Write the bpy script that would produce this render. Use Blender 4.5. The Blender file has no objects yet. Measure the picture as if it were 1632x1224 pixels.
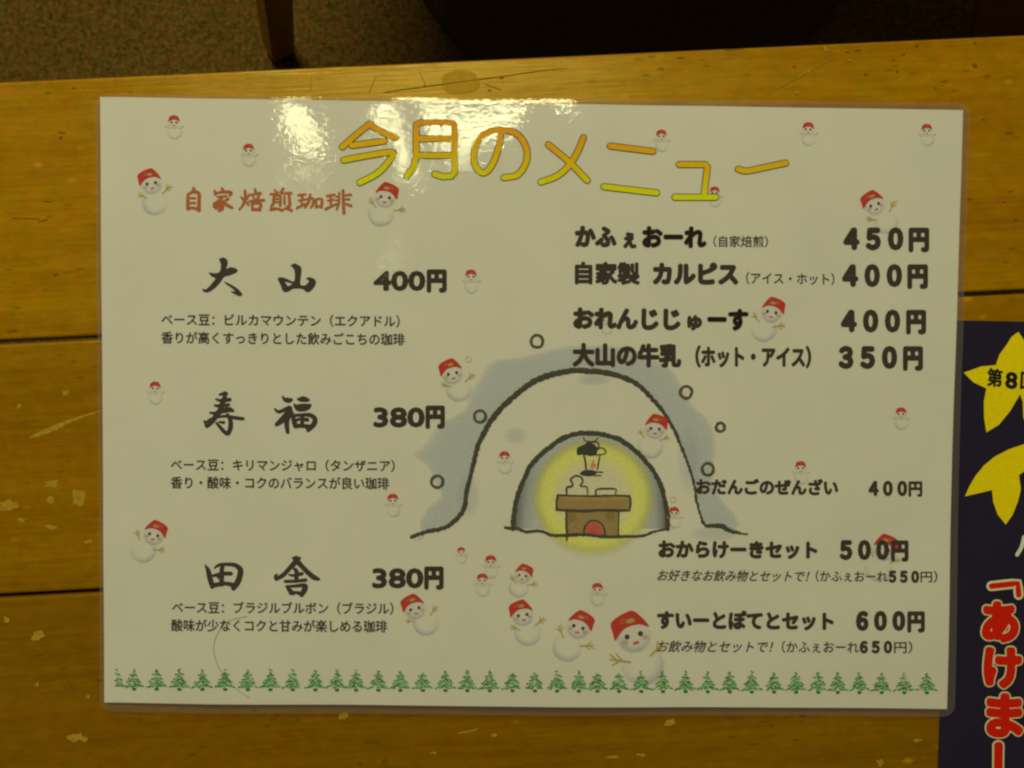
import bpy, bmesh, math, random
import numpy as np
from mathutils import Vector, Matrix, Euler
from mathutils.geometry import tessellate_polygon

random.seed(7)
sc = bpy.context.scene
COL = sc.collection

# ------------------------------------------------------------------ camera
CAM_ROT = (-0.04228281549, -0.01402374262, 0.01137843849)
CAM_LOC = (-0.011151591, 0.02136097, 0.30981254)
F = 1632 / 2 / math.tan(math.radians(30))
cam_d = bpy.data.cameras.new('camera')
cam = bpy.data.objects.new('camera', cam_d)
COL.objects.link(cam)
cam.location = CAM_LOC
cam.rotation_mode = 'XYZ'
cam.rotation_euler = CAM_ROT
cam_d.sensor_width = 36
cam_d.lens = 18 / math.tan(math.radians(30))
cam_d.clip_start = 0.01
cam_d.clip_end = 50
cam_d.dof.use_dof = True
cam_d.dof.focus_distance = 0.31
cam_d.dof.aperture_fstop = 30
sc.camera = cam

# ------------------------------------------------------------------ world and lamps (indoor, warm)
w = bpy.data.worlds.new('World')
sc.world = w
w.use_nodes = True
w.node_tree.nodes['Background'].inputs[0].default_value = (1.0, 0.90, 0.50, 1)
w.node_tree.nodes['Background'].inputs[1].default_value = 0.055

WARM = (1.0, 0.97, 0.635)


def area_lamp(name, loc, target, sx, sy, power, col=WARM):
    d = bpy.data.lights.new(name, 'AREA')
    d.shape = 'RECTANGLE'
    d.size, d.size_y = sx, sy
    d.energy = power
    d.color = col
    o = bpy.data.objects.new(name, d)
    COL.objects.link(o)
    o.location = loc
    o.rotation_euler = (Vector(target) - Vector(loc)).to_track_quat('-Z', 'Y').to_euler()
    return o


# four small shaded lamps hanging over the far side of the table, seen as reflections in the film
PEND = (1.0, 0.97, 0.50)
for (x, y, sx, sy, pw) in [(-0.306, 0.350, 0.036, 0.075, 0.160), (-0.176, 0.378, 0.036, 0.030, 0.100), (-0.142, 0.322, 0.012, 0.090, 0.085),
                           (-0.062, 0.382, 0.062, 0.022, 0.140), (-0.080, 0.345, 0.014, 0.050, 0.045), (0.085, 0.404, 0.060, 0.022, 0.120),
                           (-0.303, 0.262, 0.022, 0.028, 0.013), (-0.165, 0.162, 0.045, 0.010, 0.007), (-0.020, 0.475, 0.260, 0.055, 0.90)]:
    area_lamp('pendant_lamp', (x, y, 1.0), (x * .8, 0.05, 0), sx, sy, pw * (0.85 if pw < 0.5 else 1.0), PEND)
# unseen fill light added beyond the table to brighten the whole scene
area_lamp('fill_lamp', (-0.34, 0.95, 1.22), (0, 0.0, 0), 0.45, 0.28, 11.6)

sc.view_settings.view_transform = 'Standard'
sc.view_settings.look = 'None'
sc.view_settings.exposure = 0.08
sc.view_settings.gamma = 1
sc.cycles.filter_width = 2.3
sc.cycles.transparent_max_bounces = 32
sc.cycles.max_bounces = 8


# ------------------------------------------------------------------ materials
def srgb(*c):
    return tuple(((v / 255) / 12.92 if v / 255 <= 0.04045 else ((v / 255 + 0.055) / 1.055) ** 2.4) for v in c)


def new_mat(name):
    m = bpy.data.materials.new(name)
    m.use_nodes = True
    nt = m.node_tree
    nt.nodes.clear()
    out = nt.nodes.new('ShaderNodeOutputMaterial')
    return m, nt, out


def N(nt, kind, **kw):
    n = nt.nodes.new(kind)
    for k, v in kw.items():
        setattr(n, k, v)
    return n


def setin(n, **kw):
    for k, v in kw.items():
        n.inputs[k.replace('_', ' ')].default_value = v


def ramp(nt, fac, stops):
    r = nt.nodes.new('ShaderNodeValToRGB')
    el = r.color_ramp.elements
    while len(el) > len(stops):
        el.remove(el[-1])
    while len(el) < len(stops):
        el.new(0.5)
    for e, (p, c) in zip(el, stops):
        e.position = p
        e.color = c if len(c) == 4 else (*c, 1)
    nt.links.new(fac, r.inputs[0])
    return r.outputs[0]


def mix(nt, fac, a, b, mode='MIX'):
    n = nt.nodes.new('ShaderNodeMix')
    n.data_type = 'RGBA'
    n.blend_type = mode
    for s, v in ((0, fac), (6, a), (7, b)):
        if hasattr(v, 'is_linked'):
            nt.links.new(v, n.inputs[s])
        elif s == 0:
            n.inputs[0].default_value = v
        else:
            n.inputs[s].default_value = v if len(v) == 4 else (*v, 1)
    return n.outputs[2]


def mapping(nt, scale, loc=(0, 0, 0), rnd=True, rot=(0, 0, 0)):
    tc = nt.nodes.new('ShaderNodeTexCoord')
    mp = nt.nodes.new('ShaderNodeMapping')
    mp.inputs['Scale'].default_value = scale
    mp.inputs['Rotation'].default_value = rot
    mp.inputs['Location'].default_value = loc
    if rnd:
        oi = nt.nodes.new('ShaderNodeObjectInfo')
        ml = nt.nodes.new('ShaderNodeVectorMath')
        ml.operation = 'MULTIPLY_ADD'
        ml.inputs[1].default_value = (3.1, 5.7, 2.3)
        nt.links.new(oi.outputs['Random'], ml.inputs[0])
        nt.links.new(tc.outputs['Object'], ml.inputs[2])
        nt.links.new(ml.outputs[0], mp.inputs[0])
    else:
        nt.links.new(tc.outputs['Object'], mp.inputs[0])
    return mp.outputs[0]


def noise(nt, vec, scale=1, detail=4, rough=0.55, dist=0.0):
    n = nt.nodes.new('ShaderNodeTexNoise')
    nt.links.new(vec, n.inputs['Vector'])
    n.inputs['Scale'].default_value = scale
    n.inputs['Detail'].default_value = detail
    n.inputs['Roughness'].default_value = rough
    n.inputs['Distortion'].default_value = dist
    return n.outputs['Fac']


def wood_mat(name, dark, mid, light, rough=0.3, coat=0.5, speck=True):
    m, nt, out = new_mat(name)
    p = N(nt, 'ShaderNodeBsdfPrincipled')
    nt.links.new(p.outputs[0], out.inputs[0])
    v1 = mapping(nt, (5, 75, 20))
    v2 = mapping(nt, (30, 650, 60))
    g1 = noise(nt, v1, 1, 5, 0.6, 0.6)
    g2 = noise(nt, v2, 1, 3, 0.6)
    c = ramp(nt, g1, [(0.30, dark), (0.50, mid), (0.72, light)])
    c = mix(nt, 0.28, c, ramp(nt, g2, [(0.35, dark), (0.6, light)]))
    # broad blotches, slightly redder and greener patches
    v3 = mapping(nt, (14, 24, 10))
    b = noise(nt, v3, 1, 3, 0.6)
    c = mix(nt, ramp(nt, b, [(0.35, (0, 0, 0)), (0.75, (0.40, 0.40, 0.40))]), c, tuple(x * y for x, y in zip(mid, (1.0, 0.72, 0.6))))
    hue = noise(nt, mapping(nt, (260, 330, 200)), 1, 2, 0.6)
    c = mix(nt, 1.0, c, ramp(nt, hue, [(0.32, (1.06, 0.92, 0.8)), (0.5, (1, 1, 1)), (0.68, (0.95, 1.03, 1))]), 'MULTIPLY')
    oc = nt.nodes.new('ShaderNodeObjectInfo')
    c = mix(nt, 1.0, c, oc.outputs['Color'], 'MULTIPLY')
    v4 = mapping(nt, (160, 260, 100))
    fine = noise(nt, v4, 1, 3, 0.7)
    c = mix(nt, 0.7, c, ramp(nt, fine, [(0.3, (0.80, 0.78, 0.7)), (0.7, (1.12, 1.12, 1.12))]), 'MULTIPLY')
    if speck:
        v5 = mapping(nt, (115, 420, 100))
        vo = N(nt, 'ShaderNodeTexVoronoi')
        nt.links.new(v5, vo.inputs['Vector'])
        vo.inputs['Scale'].default_value = 1
        vo.inputs['Randomness'].default_value = 1
        sp = ramp(nt, vo.outputs['Distance'], [(0.10, (1, 1, 1)), (0.24, (0, 0, 0))])
        dens = ramp(nt, noise(nt, mapping(nt, (22, 60, 20)), 1, 3, 0.6), [(0.50, (0, 0, 0)), (0.66, (1, 1, 1))])
        sm = mix(nt, 1.0, sp, dens, 'MULTIPLY')
        sm = mix(nt, 1.0, sm, (0.75, 0.75, 0.75), 'MULTIPLY')
        c = mix(nt, sm, c, tuple(x * 0.25 for x in dark))
        # pale rubbed flecks
        vo2 = N(nt, 'ShaderNodeTexVoronoi')
        nt.links.new(mapping(nt, (85, 150, 50), loc=(3, 1, 4)), vo2.inputs['Vector'])
        vo2.inputs['Scale'].default_value = 1
        s2 = ramp(nt, vo2.outputs['Distance'], [(0.08, (1, 1, 1)), (0.2, (0, 0, 0))])
        d2 = ramp(nt, noise(nt, mapping(nt, (16, 26, 9), loc=(7, 3, 1)), 1, 2, 0.5), [(0.58, (0, 0, 0)), (0.68, (0.5, 0.5, 0.5))])
        c = mix(nt, mix(nt, 1.0, s2, d2, 'MULTIPLY'), c, tuple(min(1, x * 1.35 + 0.02) for x in light))
    nt.links.new(c, p.inputs['Base Color'])
    p.inputs['Specular Tint'].default_value = (1.0, 0.82, 0.22, 1)
    p.inputs['IOR'].default_value = 1.62
    p.inputs['Coat Weight'].default_value = coat
    p.inputs['Specular IOR Level'].default_value = 0.5
    cr = ramp(nt, noise(nt, mapping(nt, (40, 70, 40)), 1, 5, 0.65), [(0.3, (rough * .75,) * 3), (0.7, (rough * 1.4,) * 3)])
    nt.links.new(cr, p.inputs['Roughness'])
    bp = N(nt, 'ShaderNodeBump')
    bp.inputs['Strength'].default_value = 0.35
    bp.inputs['Distance'].default_value = 0.0003
    bsum = N(nt, 'ShaderNodeMath', operation='ADD')
    nt.links.new(g2, bsum.inputs[0])
    nt.links.new(noise(nt, mapping(nt, (60, 90, 60)), 1, 4, 0.6), bsum.inputs[1])
    nt.links.new(bsum.outputs[0], bp.inputs['Height'])
    nt.links.new(bp.outputs[0], p.inputs['Normal'])
    nt.links.new(bp.outputs[0], p.inputs['Coat Normal'])
    return m


def plain_mat(name, col, rough=0.6, spec=0.3, bump=None, var=0.0, vscale=40):
    m, nt, out = new_mat(name)
    p = N(nt, 'ShaderNodeBsdfPrincipled')
    nt.links.new(p.outputs[0], out.inputs[0])
    v = mapping(nt, (vscale,) * 3, rnd=False)
    n = noise(nt, v, 1, 4, 0.6)
    c = ramp(nt, n, [(0.3, tuple(x * (1 - var) for x in col)), (0.7, tuple(min(1, x * (1 + var)) for x in col))])
    nt.links.new(c, p.inputs['Base Color'])
    p.inputs['Roughness'].default_value = rough
    p.inputs['Specular IOR Level'].default_value = spec
    if bump:
        bp = N(nt, 'ShaderNodeBump')
        bp.inputs['Strength'].default_value = bump[1]
        bp.inputs['Distance'].default_value = bump[2]
        nt.links.new(noise(nt, mapping(nt, (bump[0],) * 3, rnd=False), 1, 4, 0.6), bp.inputs['Height'])
        nt.links.new(bp.outputs[0], p.inputs['Normal'])
    return m


def carpet_mat():
    m, nt, out = new_mat('carpet_pile')
    p = N(nt, 'ShaderNodeBsdfPrincipled')
    nt.links.new(p.outputs[0], out.inputs[0])
    n1 = noise(nt, mapping(nt, (260, 260, 260), rnd=False), 1, 4, 0.75)
    n2 = N(nt, 'ShaderNodeTexVoronoi')
    nt.links.new(mapping(nt, (330, 330, 330), rnd=False), n2.inputs['Vector'])
    n2.inputs['Scale'].default_value = 1
    c = ramp(nt, n1, [(0.30, (0.045, 0.026, 0.002)), (0.5, (0.145, 0.090, 0.012)), (0.70, (0.27, 0.175, 0.035))])
    c = mix(nt, ramp(nt, n2.outputs['Distance'], [(0.1, (0.9, 0.9, 0.9)), (0.3, (0, 0, 0))]), c, (0.03, 0.018, 0.006))
    nh = noise(nt, mapping(nt, (150, 150, 150), loc=(5, 2, 1), rnd=False), 1, 3, 0.6)
    c = mix(nt, ramp(nt, nh, [(0.42, (0, 0, 0)), (0.7, (.6, .6, .6))]), c, (0.22, 0.10, 0.04))
    hue = noise(nt, mapping(nt, (190, 190, 190), loc=(2, 8, 1), rnd=False), 1, 2, 0.6)
    c = mix(nt, 1.0, c, ramp(nt, hue, [(0.34, (1.22, 0.90, 0.95)), (0.5, (1, 1, 1)), (0.66, (0.88, 1.06, 0.9))]), 'MULTIPLY')
    nt.links.new(c, p.inputs['Base Color'])
    p.inputs['Roughness'].default_value = 0.95
    p.inputs['Specular IOR Level'].default_value = 0.05
    bp = N(nt, 'ShaderNodeBump')
    bp.inputs['Strength'].default_value = 0.8
    bp.inputs['Distance'].default_value = 0.002
    nt.links.new(n1, bp.inputs['Height'])
    nt.links.new(bp.outputs[0], p.inputs['Normal'])
    return m


def film_mat():
    m, nt, out = new_mat('laminate_plastic')
    tr = N(nt, 'ShaderNodeBsdfTransparent')
    tr.inputs[0].default_value = (0.965, 0.955, 0.945, 1)
    df = N(nt, 'ShaderNodeBsdfDiffuse')
    df.inputs[0].default_value = (0.80, 0.66, 0.60, 1)
    mx = N(nt, 'ShaderNodeMixShader')
    mx.inputs[0].default_value = 0.05
    nt.links.new(tr.outputs[0], mx.inputs[1])
    nt.links.new(df.outputs[0], mx.inputs[2])
    gl = N(nt, 'ShaderNodeBsdfGlossy')
    gl.inputs['Color'].default_value = (1, 1, 1, 1)
    gl.inputs['Roughness'].default_value = 0.045
    geo = N(nt, 'ShaderNodeNewGeometry')
    dt = N(nt, 'ShaderNodeVectorMath', operation='DOT_PRODUCT')
    nt.links.new(geo.outputs['Incoming'], dt.inputs[0])
    nt.links.new(geo.outputs['Normal'], dt.inputs[1])
    ab = N(nt, 'ShaderNodeMath', operation='ABSOLUTE')
    nt.links.new(dt.outputs['Value'], ab.inputs[0])
    om = N(nt, 'ShaderNodeMath', operation='SUBTRACT')
    om.inputs[0].default_value = 1
    nt.links.new(ab.outputs[0], om.inputs[1])
    pw = N(nt, 'ShaderNodeMath', operation='POWER')
    nt.links.new(om.outputs[0], pw.inputs[0])
    pw.inputs[1].default_value = 5
    ma = N(nt, 'ShaderNodeMath', operation='MULTIPLY_ADD')
    nt.links.new(pw.outputs[0], ma.inputs[0])
    ma.inputs[1].default_value = 0.95
    ma.inputs[2].default_value = 0.045
    fin = N(nt, 'ShaderNodeMixShader')
    nt.links.new(ma.outputs[0], fin.inputs[0])
    nt.links.new(mx.outputs[0], fin.inputs[1])
    nt.links.new(gl.outputs[0], fin.inputs[2])
    nt.links.new(fin.outputs[0], out.inputs[0])
    # orange peel of the plastic
    n1 = noise(nt, mapping(nt, (340, 560, 400), rnd=False), 1, 2, 0.55, 0.8)
    n2 = noise(nt, mapping(nt, (110, 170, 200), rnd=False), 1, 2, 0.5)
    ad = N(nt, 'ShaderNodeMath', operation='MULTIPLY_ADD')
    nt.links.new(n2, ad.inputs[0])
    ad.inputs[1].default_value = 1.6
    nt.links.new(n1, ad.inputs[2])
    bp = N(nt, 'ShaderNodeBump')
    bp.inputs['Strength'].default_value = 1.0
    bp.inputs['Distance'].default_value = 0.000029
    nt.links.new(ad.outputs[0], bp.inputs['Height'])
    nt.links.new(bp.outputs[0], gl.inputs['Normal'])
    return m


def ink_mat(name, soft):
    m, nt, out = new_mat(name)
    at_ = N(nt, 'ShaderNodeAttribute')
    at_.attribute_name = 'ink'
    p = N(nt, 'ShaderNodeBsdfPrincipled')
    p.inputs['Roughness'].default_value = 0.8
    p.inputs['Specular IOR Level'].default_value = 0.1
    n = noise(nt, mapping(nt, (900, 900, 900), rnd=False), 1, 3, 0.7)
    c = mix(nt, 1.0, at_.outputs['Color'], ramp(nt, n, [(0.3, (0.86, 0.86, 0.86)), (0.7, (1.0, 1.0, 1.0))]), 'MULTIPLY')
    nt.links.new(c, p.inputs['Base Color'])
    if soft:
        tr = N(nt, 'ShaderNodeBsdfTransparent')
        mx = N(nt, 'ShaderNodeMixShader')
        nt.links.new(at_.outputs['Alpha'], mx.inputs[0])
        nt.links.new(tr.outputs[0], mx.inputs[1])
        nt.links.new(p.outputs[0], mx.inputs[2])
        nt.links.new(mx.outputs[0], out.inputs[0])
    else:
        nt.links.new(p.outputs[0], out.inputs[0])
    return m


M_WOOD = wood_mat('varnished_pine', (0.32, 0.140, 0.0003), (0.43, 0.208, 0.0003), (0.50, 0.260, 0.0006), rough=0.27, coat=0.0)
M_LEGWOOD = wood_mat('stained_leg_wood', (0.16, 0.06, 0.002), (0.23, 0.092, 0.002), (0.29, 0.12, 0.003), rough=0.4, coat=0.2, speck=False)
M_CARPET = carpet_mat()
M_PAPER = plain_mat('white_paper', (0.80, 0.79, 0.74), 0.85, 0.1, var=0.03, vscale=28)
M_FILM = film_mat()
M_INK = ink_mat('printed_ink', False)
M_SOFT = ink_mat('printed_wash', True)
M_POSTER = plain_mat('navy_poster_paper', (0.020, 0.013, 0.042), 0.30, 0.5, bump=(120, 0.1, 0.0002), var=0.1)
M_SHADE_DISC = plain_mat('dark_disc_shade', (0.085, 0.050, 0.010), 0.95, 0.05, bump=(500, 0.6, 0.001), var=0.3, vscale=300)  # near-black colour that paints the shade on the carpet
M_RUBBER = plain_mat('black_rubber', (0.02, 0.015, 0.01), 0.8, 0.2, var=0.2)
M_HAIR = plain_mat('dark_hair', (0.05, 0.03, 0.015), 0.5, 0.4)
M_CHIP = plain_mat('bare_worn_wood', (0.43, 0.265, 0.02), 0.65, 0.1, var=0.2, vscale=500)
M_STAIN = plain_mat('dull_ring_stain', (0.47, 0.265, 0.0005), 0.42, 0.10, var=0.10, vscale=300, bump=(900, 0.3, 0.0001))
M_FAINT = plain_mat('faint_scratch', (0.30, 0.150, 0.002), 0.6, 0.1)
M_DARKMARK = plain_mat('dark_scratch', (0.20, 0.095, 0.002), 0.6, 0.1)

# ------------------------------------------------------------------ helpers
ROT = np.array(Euler(CAM_ROT, 'XYZ').to_matrix())
CL = np.array(CAM_LOC)


def wave(x, y):
    """height of the laminated sheet over the table: it is not quite flat"""
    x = np.asarray(x, float)
    y = np.asarray(y, float)
    s = np.clip((-y - 0.015) / 0.095, 0, 1)
    s = s * s * (3 - 2 * s)
    l = np.clip((x + 0.16) / 0.09, 0, 1)
    lift = 0.0019 * s * (0.15 + 0.85 * l * l * (3 - 2 * l)) * (1 + 0.25 * np.sin(x * 42 + 1))
    rip = 0.00010 * np.sin(x * 95 + 9 * y) + 0.00009 * np.sin(x * 61 - y * 70 + 1.3) + 0.00006 * np.sin(y * 120 + 2 * np.sin(x * 30))
    t = np.clip((y - 0.075) / 0.035, 0, 1.3)
    top = 0.00012 * t * t * np.sin(x * 125 + 0.6) - 0.00022 * t * t
    return 0.00125 + lift + rip + top


def flat(h):
    return lambda x, y: np.zeros_like(np.asarray(x, float)) + h


def at(px, py, zf=None, h=0.0):
    """pixel(s) of the photograph -> point(s) on a surface of the scene"""
    px = np.asarray(px, float)
    py = np.asarray(py, float)
    d = np.stack([(px - 816) / F, -(py - 612) / F, -np.ones_like(px)], -1) @ ROT.T
    z = np.zeros_like(px)
    for _ in range(4):
        t = (z - CL[2]) / d[..., 2]
        q = CL + d * t[..., None]
        z = (zf(q[..., 0], q[..., 1]) if zf else 0) + h
    q[..., 2] = z
    return q


def link(name, me, mat, parent=None, world_parent=False):
    o = bpy.data.objects.new(name, me)
    COL.objects.link(o)
    if mat:
        me.materials.append(mat)
    if parent:
        o.parent = parent
    return o


def empty(name, loc, rz=0, label=None, cat=None, group=None):
    o = bpy.data.objects.new(name, None)
    COL.objects.link(o)
    o.empty_display_size = 0.05
    o.location = loc
    o.rotation_euler = (0, 0, rz)
    tag(o, label, cat, group)
    return o


def tag(o, label=None, cat=None, group=None, kind=None):
    for k, v in (('label', label), ('category', cat), ('group', group), ('kind', kind)):
        if v:
            o[k] = v
    return o


def catmull(P, n=8, closed=False):
    P = [np.array(p, float) for p in P]
    if len(P) == 2 and not closed:
        return np.array([P[0] + (P[1] - P[0]) * i / n for i in range(n + 1)])
    out = []
    L = len(P)
    for i in range(L if closed else L - 1):
        if closed:
            a, b, c, d = P[i - 1], P[i], P[(i + 1) % L], P[(i + 2) % L]
        else:
            b, c = P[i], P[i + 1]
            a = P[i - 1] if i > 0 else 2 * b - c
            d = P[i + 2] if i + 2 < L else 2 * c - b
        for k in range(n):
            t = k / n
            out.append(0.5 * ((2 * b) + (-a + c) * t + (2 * a - 5 * b + 4 * c - d) * t * t + (-a + 3 * b - 3 * c + d) * t ** 3))
    if not closed:
        out.append(P[-1])
    return np.array(out)


class Print:
    """flat print on a sheet: pixel coordinates of the photograph are laid onto the sheet's surface"""

    def __init__(self, zf, h):
        self.zf, self.h = zf, h
        self.v, self.f, self.c, self.z = [], [], [], []
        self.k = 0

    def add(self, pts, faces, col, dz=0.0):
        n = len(self.v)
        col4 = list(col) if hasattr(col[0], '__len__') else [col] * len(pts)
        for p, c in zip(pts, col4):
            self.v.append((float(p[0]), float(p[1])))
            self.c.append(tuple(c) if len(c) == 4 else (*c, 1.0))
            self.z.append(self.k * 2e-6 + dz)
        self.f += [tuple(n + i for i in f) for f in faces]
        self.k += 1

    def poly(self, pts, col, smooth=0, dz=0.0, holes=()):
        if smooth:
            pts = catmull(pts, smooth, True)
        loops = [[Vector((p[0], p[1], 0)) for p in pts]] + [[Vector((p[0], p[1], 0)) for p in h] for h in holes]
        tri = tessellate_polygon(loops)
        allp = [(p.x, p.y) for l in loops for p in l]
        tri = [tuple(t) for t in tri]
        for _ in range(10):
            nt_, mids, split = [], {}, False

            def mid(a, b):
                k = (min(a, b), max(a, b))
                if k not in mids:
                    allp.append(((allp[a][0] + allp[b][0]) / 2, (allp[a][1] + allp[b][1]) / 2))
                    mids[k] = len(allp) - 1
                return mids[k]
            for a, b, c in tri:
                e = [math.hypot(allp[i][0] - allp[j][0], allp[i][1] - allp[j][1]) for i, j in ((a, b), (b, c), (c, a))]
                if max(e) > 12:
                    split = True
                    k = e.index(max(e))
                    a, b, c = ((a, b, c), (b, c, a), (c, a, b))[k]
                    m = mid(a, b)
                    nt_ += [(a, m, c), (m, b, c)]
                else:
                    nt_.append((a, b, c))
            tri = nt_
            if not split:
                break
        self.add(allp, tri, col, dz)

    def disc(self, cx, cy, rx, ry, col, rings=((0, 1), (1, 1)), n=20, ang=0.0, dz=0.0):
        """rings: (radius fraction, alpha) or (radius fraction, rgba)"""
        pts, cols, faces = [], [], []
        ca, sa = math.cos(ang), math.sin(ang)
        for r, a in rings:
            for i in range(n):
                t = 2 * math.pi * i / n
                x, y = rx * r * math.cos(t), ry * r * math.sin(t)
                pts.append((cx + x * ca - y * sa, cy + x * sa + y * ca))
                cols.append(a if hasattr(a, '__len__') else (*col[:3], a))
        for j in range(len(rings) - 1):
            for i in range(n):
                a, b = j * n + i, j * n + (i + 1) % n
                faces.append((a, b, b + n) if rings[j][0] == 0 else (a, b, b + n, a + n))
                if rings[j][0] == 0:
                    faces[-1] = (a, b + n, a + n)
        self.add(pts, faces, cols, dz)

    def stroke(self, P, col, w=None, smooth=6, caps=True, jit=0.0, dz=0.0, colf=None):
        """variable width brush stroke; points (x, y, w) or (x, y) with w"""
        P = [(*p[:2], p[2] if len(p) > 2 else w) for p in P]
        if not smooth:
            D = []
            for a, b in zip(P, P[1:]):
                m = max(1, int(math.hypot(b[0] - a[0], b[1] - a[1]) / 8))
                D += [tuple(np.array(a) + (np.array(b) - np.array(a)) * t / m) for t in range(m)]
            P = D + [P[-1]]
        S = catmull(P, smooth) if smooth else np.array(P, float)
        # drop duplicates
        keep = [0]
        for i in range(1, len(S)):
            if np.hypot(*(S[i, :2] - S[keep[-1], :2])) > 1e-3:
                keep.append(i)
        S = S[keep]
        T = np.gradient(S[:, :2], axis=0)
        T /= np.linalg.norm(T, axis=1)[:, None] + 1e-9
        Nn = np.stack([-T[:, 1], T[:, 0]], 1)
        hw = S[:, 2] / 2
        ja = np.array([random.uniform(-jit, jit) for _ in S])
        jb = np.array([random.uniform(-jit, jit) for _ in S])
        A = S[:, :2] + Nn * (hw + ja)[:, None]
        B = S[:, :2] - Nn * (hw + jb)[:, None]
        pts = np.concatenate([A, B])
        n = len(S)
        cf = (lambda p: col) if colf is None else colf
        self.add(pts, [(i, i + 1, n + i + 1, n + i) for i in range(n - 1)], [cf(p) for p in pts], dz)
        if caps:
            for e in (0, -1):
                if hw[e] > 0.3:
                    cx, cy = S[e, :2]
                    q = [(cx + hw[e] * math.cos(t * math.pi / 8), cy + hw[e] * math.sin(t * math.pi / 8)) for t in range(16)]
                    self.add(q, [tuple(range(16))], [cf(p) for p in q], dz)

    def text(self, s, x0, y0, x1, y1, em, col, bold=0.0, nb=8, shear=0.0, res=3, rot=None):
        V, tri = glyphs(s, res)
        u0, u1 = V[:, 0].min(), V[:, 0].max()
        t = (V[:, 0] - u0) / (u1 - u0)
        x0b, x1b = x0 + bold, x1 - bold
        X = x0b + (x1b - x0b) * t
        dy = -(V[:, 1] - 0.38) * em
        Y = y0 + (y1 - y0) * t + dy
        X = X - shear * dy
        if rot is not None:
            cx, cy = (x0 + x1) / 2, (y0 + y1) / 2
            c_, s_ = math.cos(rot), math.sin(rot)
            X, Y = cx + (X - cx) * c_ - (Y - cy) * s_, cy + (X - cx) * s_ + (Y - cy) * c_
        offs = [(0, 0)] + [(bold * math.cos(2 * math.pi * i / nb), bold * math.sin(2 * math.pi * i / nb)) for i in range(nb)] if bold else [(0, 0)]
        if bold > 1.6:
            offs += [(bold / 2 * math.cos(2 * math.pi * i / 4), bold / 2 * math.sin(2 * math.pi * i / 4)) for i in range(4)]
        for ox, oy in offs:
            self.add(np.stack([X + ox, Y + oy], 1), tri, col)

    def build(self, name, mat, parent, layer=0.0):
        v = np.array(self.v)
        z = np.array(self.z)
        q = at(v[:, 0], v[:, 1], self.zf, self.h)
        q[:, 2] += z + layer
        me = bpy.data.meshes.new(name)
        me.from_pydata(q.tolist(), [], self.f)
        ca = me.color_attributes.new('ink', 'FLOAT_COLOR', 'POINT')
        ca.data.foreach_set('color', np.array(self.c, np.float32).ravel())
        me.update()
        # print faces must look up
        nz = np.zeros(len(me.polygons) * 3)
        me.polygons.foreach_get('normal', nz)
        if len(nz) and (nz.reshape(-1, 3)[:, 2] < 0).any():
            bm = bmesh.new()
            bm.from_mesh(me)
            bmesh.ops.reverse_faces(bm, faces=[f for f in bm.faces if f.normal.z < 0])
            bm.to_mesh(me)
            bm.free()
        return link(name, me, mat, parent)


_gc = {}


def glyphs(s, res=3):
    if (s, res) not in _gc:
        c = bpy.data.curves.new('lettering', 'FONT')
        c.body = s
        c.size = 1
        c.resolution_u = res
        o = bpy.data.objects.new('lettering', c)
        COL.objects.link(o)
        me = o.to_mesh()
        me.calc_loop_triangles()
        V = np.array([v.co[:2] for v in me.vertices])
        T = [tuple(t.vertices) for t in me.loop_triangles]
        o.to_mesh_clear()
        bpy.data.objects.remove(o)
        bpy.data.curves.remove(c)
        _gc[(s, res)] = (V, T)
    return _gc[(s, res)]


def box_mesh(name, x0, x1, y0, y1, z0, z1, bev=0.0, seg=2):
    bm = bmesh.new()
    bmesh.ops.create_cube(bm, size=1)
    for v in bm.verts:
        v.co = Vector(((x0 + x1) / 2 + v.co.x * (x1 - x0), (y0 + y1) / 2 + v.co.y * (y1 - y0), (z0 + z1) / 2 + v.co.z * (z1 - z0)))
    if bev:
        bmesh.ops.bevel(bm, geom=bm.edges[:], offset=bev, segments=seg, affect='EDGES', profile=0.5)
    me = bpy.data.meshes.new(name)
    bm.to_mesh(me)
    bm.free()
    if bev:
        for p in me.polygons:
            p.use_smooth = False
    return me


def grid_mesh(name, pts, nx, ny, mat, parent, flip=False):
    """pts: (ny+1)*(nx+1) world points, rows bottom to top"""
    f = []
    for j in range(ny):
        for i in range(nx):
            a = j * (nx + 1) + i
            q = (a, a + 1, a + nx + 2, a + nx + 1)
            f.append(q[::-1] if flip else q)
    me = bpy.data.meshes.new(name)
    me.from_pydata([tuple(p) for p in pts], [], f)
    for p in me.polygons:
        p.use_smooth = True
    return link(name, me, mat, parent)


# ------------------------------------------------------------------ floor
FLOOR = -0.42
me = bpy.data.meshes.new('carpet_floor')
me.from_pydata([(-3, -3, FLOOR), (3, -3, FLOOR), (3, 3, FLOOR), (-3, 3, FLOOR)], [], [(0, 1, 2, 3)])
tag(link('carpet_floor', me, M_CARPET), kind='structure', label='brown speckled carpet under the table')

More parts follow.
